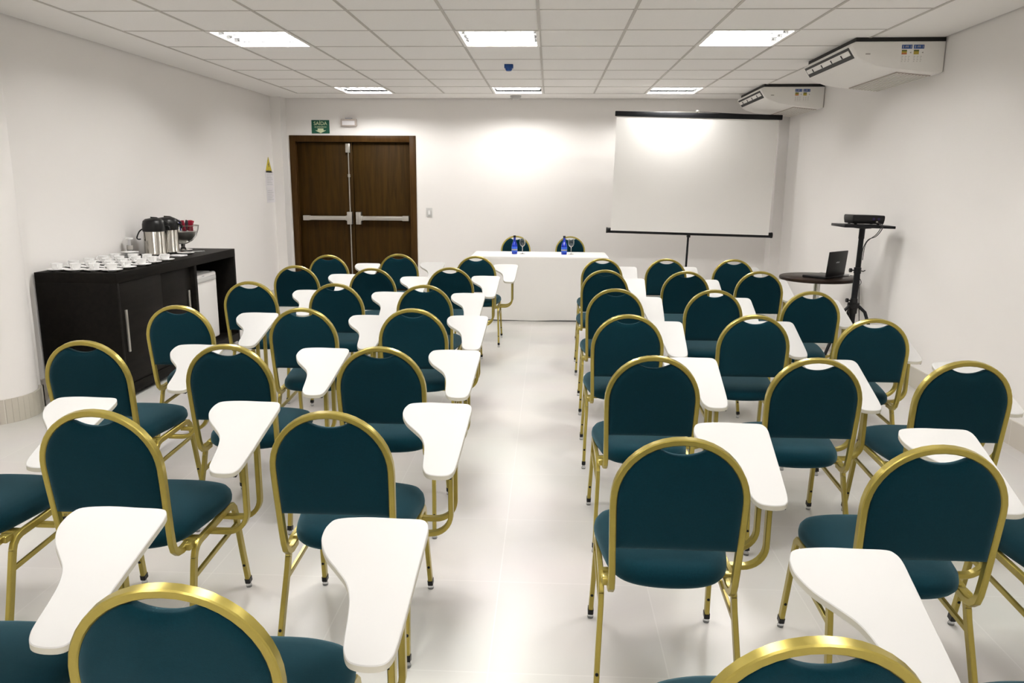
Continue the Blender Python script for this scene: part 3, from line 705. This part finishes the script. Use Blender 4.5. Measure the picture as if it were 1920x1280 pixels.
for k, (a, b, xx) in enumerate(((0.032, 0.66, D - 0.03), (0.60, YD - 0.002, D - 0.056))):
    dr = MB().box(xx, xx + 0.02, a, b, 0.108, SZ - 0.078, 0.001).build('sliding_door', WENGE, sbd)
    yh = 0.095 if k == 0 else YD - 0.075
    z0, z1 = (0.35, 0.665)
    mh = MB(); mh.box(xx + 0.02 + (0 if k == 0 else 0.0), xx + 0.034, yh - 0.012, yh + 0.012, z0, z1, 0.003); mh.build('handle', ALU, dr)
for x in (0.05, D - 0.05):
    for y in (0.06, YD, L - 0.06): MB().lathe([(0, 0), (0.02, 0), (0.02, 0.032), (0, 0.032)], 12, c=(x, y)).build('foot', ALU, sbd)
# mini fridge
fr = empty('mini_fridge', (SX1 - 0.30, 6.715, 0.107), label='white mini fridge tucked into the sideboard niche', cat='fridge')
fr.location = (SX1 - 0.56, 6.70, 0.107)
MB().box(0.0, 0.45, 0, 0.50, 0, 0.655, 0.012).build('body', FRIDGE, fr)
fd = MB().box(0.452, 0.50, 0.0, 0.50, 0.03, 0.655, 0.016, seg=3).build('door', FRIDGE, fr)
MB().box(0.498, 0.512, 0.03, 0.47, 0.585, 0.625, 0.006).build('handle', WHITE_LAM, fd)
MB().box(0.4985, 0.5015, 0.20, 0.24, 0.632, 0.64).build('badge', GREY_PRINT, fd, smooth=False)

# cups and saucers: four files across the top, five deep
def make_cup():
    t = MB().lathe([(0, 0.003), (0.021, 0.0), (0.023, 0.003), (0.032, 0.014), (0.037, 0.030), (0.0395, 0.049), (0.0375, 0.049), (0.035, 0.030), (0.030, 0.015), (0.0, 0.008)], 20).build('coffee_cup', CERAMIC)
    pts = [(0.034 + 0.021 * math.sin(a), 0, 0.028 - 0.015 * math.cos(a)) for a in (0.25 + (PI - 0.5) * k / 8 for k in range(9))]
    MB().tube(pts, 0.0032, 6).build('handle', CERAMIC, t)
    return t
def make_saucer():
    return MB().lathe([(0, 0.003), (0.028, 0.0), (0.030, 0.003), (0.034, 0.004), (0.056, 0.010), (0.073, 0.0145), (0.073, 0.0165), (0.056, 0.0125), (0.028, 0.007), (0, 0.007)], 24).build('saucer', CERAMIC)
cup0, sau0 = make_cup(), make_saucer(); first = True
lines = ['first', 'second', 'third', 'fourth', 'fifth']; files = ['wall-side', 'second-from-wall', 'third-from-wall', 'aisle-side']
FX = [-3.595, -3.46, -3.325, -3.19]; RY = [5.50, 5.70, 5.90, 6.10, 6.28]
for r in range(5):
    for f in range(4):
        x, y = FX[f] + random.uniform(-.008, .008), RY[r] + random.uniform(-.012, .012)
        s_ = sau0 if first else copy_tree(sau0); c_ = cup0 if first else copy_tree(cup0); first = False
        s_.location = (x, y, SZ); c_.location = (x, y, SZ + 0.0075); c_.rotation_euler = (0, 0, random.uniform(-2.4, -0.6))
        wh = f'{lines[r]} cross row, {files[f]} file on the sideboard'
        tag(c_, 'white coffee cup, ' + wh, 'cup', 'coffee cups on the sideboard')
        tag(s_, 'white saucer under its cup, ' + wh, 'saucer', 'saucers on the sideboard')
# spare saucers piled by the flasks
for k in range(4):
    s_ = copy_tree(sau0); s_.location = (-3.60 + 0.004 * (k % 2), 6.50, SZ + 0.0125 * k)
    tag(s_, f'spare white saucer, {["bottom one", "second from the bottom", "third from the bottom", "top one"][k]} of the pile beside the flasks', 'saucer', 'piled saucers')
pk = 0
for x, y, rz, lab in ((-3.36, 6.52, 0.3, 'white folded napkin in front of the door-far flask gap, nearer the cups'), (-3.27, 6.70, -0.2, 'white folded napkin lying at the front edge before the flasks')):
    o = MB().box(-0.06, 0.06, -0.05, 0.05, 0, 0.012, 0.004).build('napkin', WHITE_PAPER); o.location = (x, y, SZ); o.rotation_euler = (0, 0, rz)
    tag(o, lab, 'napkin', 'napkins')
bpy.data.objects['napkin']['label'] = 'white folded napkin between the cups and the flasks'
sp = empty('spoon_dish', (-3.31, 6.93, SZ), rz=0.4, label='small white dish with teaspoons in front of the far flask', cat='dish')
MB().lathe([(0, 0.003), (0.04, 0), (0.075, 0.012), (0.075, 0.015), (0.04, 0.005), (0, 0.006)], 24).build('dish', CERAMIC, sp)
for k in range(3):
    m_ = MB(); m_.tube([(-0.06, -0.02 + 0.018 * k, 0.018), (0.03, -0.015 + 0.016 * k, 0.014)], 0.0028, 6)
    m_.lathe([(0, 0.012), (0.008, 0.010), (0.012, 0.014), (0, 0.016)], 10, c=(0.04, -0.014 + 0.016 * k)); m_.build('teaspoon', CHROME, sp)
pkt = MB().box(-0.055, 0.055, -0.03, 0.03, 0, 0.006, 0.002).build('clear_packet', CLEAR_PL); pkt.location = (-3.30, 7.17, SZ); pkt.rotation_euler = (0, 0, 0.5)
tag(pkt, 'clear plastic packet lying before the footed bowl', 'packet')
st = empty('stirrer_holder', (-3.645, 6.60, SZ), label='slim clear holder with white stirrers against the sideboard wall', cat='holder')
MB().lathe([(0, 0), (0.024, 0), (0.026, 0.10), (0.024, 0.10), (0.022, 0.004), (0, 0.004)], 16).build('tube', CLEAR_PL, st)
MB().lathe([(0.0262, 0.062), (0.027, 0.063), (0.027, 0.098), (0.0265, 0.099)], 16).build('band', STICK_GREY, st)
for k in range(5):
    a = 2 * PI * k / 5; MB().box(0.008 * math.cos(a) - 0.003, 0.008 * math.cos(a) + 0.003, 0.008 * math.sin(a) - 0.001, 0.008 * math.sin(a) + 0.001, 0.006, 0.155).build('stirrer', WHITE_PAPER, st, smooth=False)
MB().lathe([(0, 0.15), (0.028, 0.15), (0.034, 0.158), (0.034, 0.166), (0, 0.170)], 16).build('cap', CERAMIC, st)

# pump flasks
def make_airpot():
    t = empty('pump_flask')
    MB().lathe([(0, 0), (0.088, 0), (0.092, 0.006), (0.092, 0.02), (0.0895, 0.024), (0.0885, 0.215), (0.084, 0.225), (0, 0.225)], 36).build('body', STEEL, t)
    m_ = MB(); m_.lathe([(0.088, 0.212), (0.094, 0.214), (0.096, 0.235), (0.094, 0.275), (0.086, 0.305), (0.065, 0.322), (0.03, 0.328), (0, 0.329)], 36)
    hd = m_.build('pump_head', BLACK_PL, t)
    # long pouring lever that slopes down over the spout
    m_ = MB(); m_.loft([[(x, w_ * s, z + dz) for s, dz in ((-1, 0), (-1, 0.012), (-0.6, 0.018), (0.6, 0.018), (1, 0.012), (1, 0))] for x, w_, z in ((-0.02, 0.022, 0.322), (0.03, 0.026, 0.318), (0.085, 0.024, 0.292), (0.125, 0.018, 0.266))])
    m_.build('lever', BLACK_PL, hd)
    MB().tube([(0.09, 0, 0.262), (0.112, 0, 0.258), (0.122, 0, 0.246), (0.124, 0, 0.225)], [0.013, 0.012, 0.011, 0.010], 10).build('spout', BLACK_PL, hd)
    pts = [(-0.092, 0, 0.235), (-0.118, 0, 0.215), (-0.138, 0, 0.175), (-0.142, 0, 0.155), (-0.130, 0, 0.146), (-0.112, 0, 0.148)]
    MB().sweep(spline(pts, 4), (0, 1, 0), 0.012, 0.005).build('handle', BLACK_PL, t)
    return t
ap = make_airpot(); ap2 = copy_tree(ap)
ap.location = (-3.50, 6.76, SZ); ap.rotation_euler = (0, 0, 0.55); ap2.location = (-3.49, 6.985, SZ); ap2.rotation_euler = (0, 0, 0.35)
tag(ap, 'steel pump flask with black top, the one nearer the cups', 'flask', 'coffee pump flasks'); tag(ap2, 'steel pump flask with black top, the one beside the footed bowl', 'flask', 'coffee pump flasks')
# footed glass bowl with sachets
bw = empty('footed_bowl', (-3.50, 7.285, SZ), label='footed clear glass bowl full of sachets behind the flasks', cat='bowl')
MB().lathe([(0, 0.06), (0.036, 0.062), (0.09, 0.09), (0.130, 0.138), (0.149, 0.198), (0.154, 0.234), (0.149, 0.234), (0.143, 0.198), (0.124, 0.142), (0.086, 0.096), (0.036, 0.070), (0, 0.067)], 36).build('bowl', GLASS, bw)
MB().lathe([(0, 0), (0.085, 0), (0.085, 0.007), (0.036, 0.017), (0.017, 0.036), (0.022, 0.062), (0, 0.064)], 28).build('foot', CHROME, bw)
m_ = MB(); m_.tube([(0.153 * math.cos(2 * PI * k / 36), 0.153 * math.sin(2 * PI * k / 36), 0.236) for k in range(37)], 0.004, 6); m_.build('rim', STEEL, bw)
m_ = MB(); m_.lathe([(0.04, 0.074), (0.082, 0.098), (0.116, 0.140), (0.130, 0.180), (0.10, 0.176), (0.05, 0.11), (0, 0.10)], 24); m_.build('filling', ALU, bw)
sac = [(0.075, 0.03, SACHET_RED, 0.25, 0.2, 'red sachet standing highest at the wall-far rim of the bowl'), (0.04, 0.06, SACHET_RED, 0.5, 0.9, 'red sachet leaning over the far rim of the bowl'),
       (-0.02, 0.02, SACHET_BLUE, 0.3, 2.0, 'blue sachet standing in the middle of the bowl'), (0.03, -0.015, SACHET_RED, 0.2, 2.8, 'red sachet beside the blue one in the bowl'),
       (-0.085, -0.02, SACHET_RED, 0.2, 4.0, 'red sachet at the flask side of the bowl'), (0.0, 0.06, SACHET_DARK, 0.5, 1.3, 'dark sachet leaning over the far rim of the bowl'), (-0.05, -0.05, SACHET_DARK, 0.5, 3.4, 'dark sachet lying low beside the blue one')]
for x, y, m_, tilt, az, lab in sac:
    o = MB().box(-0.021, 0.021, -0.007, 0.007, 0, 0.105, 0.005).build('sachet', m_)
    o.location = (bw.location.x + x, bw.location.y + y, SZ + 0.182); o.rotation_euler = (tilt * 0.7 * math.cos(az), tilt * 0.7 * math.sin(az), az)
    tag(o, lab, 'sachet', 'sachets in the bowl')

# ------------------------------------------------------------------ round table, laptop, projector stand
rt = empty('round_table', (2.600, 7.58, 0), label='small round dark wood table on a chrome post by the wall', cat='table')
MB().lathe([(0, 0.70), (0.345, 0.70), (0.352, 0.705), (0.355, 0.715), (0.352, 0.728), (0.345, 0.733), (0, 0.733)], 56).build('tabletop', WENGE_TOP, rt)
MB().lathe([(0, 0.02), (0.03, 0.02), (0.03, 0.69), (0.06, 0.695), (0.06, 0.70), (0, 0.70)], 24).build('post', CHROME, rt)
MB().lathe([(0, 0), (0.21, 0), (0.21, 0.006), (0.05, 0.02), (0.03, 0.04), (0, 0.04)], 40).build('base', CHROME, rt)
lp = empty('laptop', (2.70, 7.46, 0.734), rz=math.radians(42), label='open black laptop on the small round table', cat='laptop')
MB().box(-0.175, 0.165, -0.02, 0.215, 0.0, 0.022, 0.006).build('base', LAPTOP, lp)
T = Matrix.Translation((0, -0.018, 0.02)) @ Matrix.Rotation(math.radians(5), 4, 'X')
ld = MB().box(-0.165, 0.165, -0.008, 0.006, 0.0, 0.235, 0.004, T=T).build('lid', LAPTOP, lp)
MB().box(-0.15, 0.15, 0.006, 0.008, 0.02, 0.215, T=T).build('screen', AC_DARK, ld, smooth=False)
m_ = MB()
for k, (a, b) in enumerate(((-0.030, -0.016), (-0.012, 0.0), (0.004, 0.014), (0.018, 0.028))): m_.box(a, b, -0.0092, -0.0078, 0.125, 0.135 + 0.003 * (k % 2), T=T)
m_.build('logo_mark', GREY_PRINT, ld, smooth=False)
# white adapter on the table
ad = MB().box(-0.06, 0.06, -0.03, 0.03, 0, 0.018, 0.005).build('power_adapter', CABLE_W); ad.location = (2.86, 7.66, 0.734)
tag(ad, 'pale power adapter beside the laptop on the round table', 'adapter')

ps = empty('projector_stand', (2.655, 6.82, 0), label='black tripod stand holding the projector by the wall', cat='stand', rot=(0, math.radians(1.2), 0))
PZ = 1.268
MB().box(-0.21, 0.21, -0.16, 0.16, PZ - 0.022, PZ, 0.004).build('tray', BLACK_MT, ps)
MB().lathe([(0, PZ - 0.12), (0.024, PZ - 0.12), (0.024, PZ - 0.035), (0.07, PZ - 0.03), (0.07, PZ - 0.022), (0, PZ - 0.022)], 20).build('mount', BLACK_MT, ps)
MB().lathe([(0, 0.12), (0.026, 0.12), (0.026, 0.85), (0.030, 0.85), (0.030, 0.90), (0.021, 0.90), (0.021, PZ - 0.10), (0, PZ - 0.10)], 20).build('pole', BLACK_MT, ps)
MB().lathe([(0, 0.50), (0.034, 0.50), (0.036, 0.545), (0.050, 0.55), (0.050, 0.59), (0.034, 0.595), (0.030, 0.63), (0, 0.63)], 20).build('collar', BLACK_PL, ps)
for z, a in ((0.875, PI), (0.612, PI)):
    T = Matrix.Translation((0, 0, z)) @ Matrix.Rotation(a, 4, 'Z') @ Matrix.Rotation(PI / 2, 4, 'Y')
    MB().lathe([(0, 0.02), (0.006, 0.02), (0.006, 0.05), (0.018, 0.05), (0.018, 0.068), (0, 0.068)], 12, T=T).build('knob', BLACK_PL, ps)
MB().tube([(0.02, 0, 0.875), (0.05, 0, 0.868), (0.066, 0, 0.878)], 0.004, 6).build('pin', BLACK_MT, ps)
for a in (-2.75, -0.62, 1.5):
    c_, s_ = math.cos(a), math.sin(a)
    lg = MB().tube([(0.045 * c_, 0.045 * s_, 0.565), (0.10 * c_, 0.10 * s_, 0.52), (0.30 * c_, 0.30 * s_, 0.02)], 0.014, 10).build('leg', BLACK_MT, ps)
    MB().lathe([(0, 0.003), (0.018, 0.003), (0.02, 0.03), (0, 0.035)], 12, c=(0.305 * c_, 0.305 * s_)).build('foot', BLACK_PL, lg)
    MB().tube([(0.026 * c_, 0.026 * s_, 0.20), (0.20 * c_, 0.20 * s_, 0.272)], 0.007, 8).build('brace', BLACK_MT, lg)
pj = empty('projector', (2.690, 6.83, PZ + 0.0035), rot=(0, math.radians(1.2), 0.03), label='black video projector on the tripod tray', cat='projector')
ol_ = [(-0.134, -0.095), (0.134, -0.095), (0.139, -0.075), (0.136, 0.09), (-0.136, 0.09), (-0.139, -0.075)]
m_ = MB(); m_.loft([[(x * f, y * f, z) for x, y in ol_] for f, z in ((0.93, 0.006), (0.96, 0.012), (1.0, 0.045), (1.0, 0.066), (0.985, 0.074), (0.95, 0.078))]); m_.build('body', BLACK_PL, pj, ang=30)
for x in (0.04, 0.082): MB().lathe([(0, 0), (0.012, 0), (0.012, 0.004), (0.009, 0.005), (0, 0.004)], 16, T=Matrix.Translation((x, -0.094, 0.048)) @ Matrix.Rotation(PI / 2, 4, 'X')).build('port', LENS, pj)
MB().lathe([(0, 0), (0.03, 0), (0.03, 0.012), (0.024, 0.014), (0, 0.01)], 24, T=Matrix.Translation((-0.055, 0.088, 0.044)) @ Matrix.Rotation(-PI / 2, 4, 'X')).build('lens', LENS, pj)
MB().box(0.062, 0.075, -0.102, -0.093, 0.02, 0.03).build('plug', ALU, pj, smooth=False)
for x in (-0.095, 0.095):
    for y in (-0.065, 0.065): MB().lathe([(0, -0.002), (0.012, -0.002), (0.012, 0.008), (0, 0.008)], 12, c=(x, y)).build('foot', BLACK_PL, pj)
# cables
o = MB().tube(spline([(2.765, 6.722, PZ + 0.02), (2.775, 6.655, PZ + 0.012), (2.77, 6.64, PZ - 0.03), (2.74, 6.67, PZ - 0.09), (2.71, 6.75, PZ - 0.125), (2.69, 6.785, PZ - 0.20), (2.685, 6.79, 0.95), (2.69, 6.80, 0.80), (2.70, 6.79, 0.60), (2.76, 6.85, 0.30), (2.85, 6.9, 0.012)], 6), 0.0035, 6).build('hanging_cable', CABLE)
tag(o, 'black cable hanging from the projector down the tripod pole', 'cable')
o = MB().tube(spline([(2.755, 6.722, PZ + 0.02), (2.762, 6.65, PZ + 0.01), (2.757, 6.635, PZ - 0.02), (2.735, 6.66, PZ - 0.075), (2.70, 6.76, PZ - 0.155), (2.692, 6.782, PZ - 0.30)], 6), 0.003, 6).build('looped_cable', CABLE)
tag(o, 'second thin black cord looping under the projector tray', 'cable')
o = MB().tube(spline([(2.86, 7.46, 0.758), (2.92, 7.42, 0.748), (2.945, 7.40, 0.70), (2.90, 7.35, 0.66), (2.86, 7.33, 0.60), (2.90, 7.36, 0.3), (2.93, 7.4, 0.01)], 6), 0.003, 6).build('laptop_cable', CABLE)
tag(o, 'thin cord falling off the round table edge', 'cable')
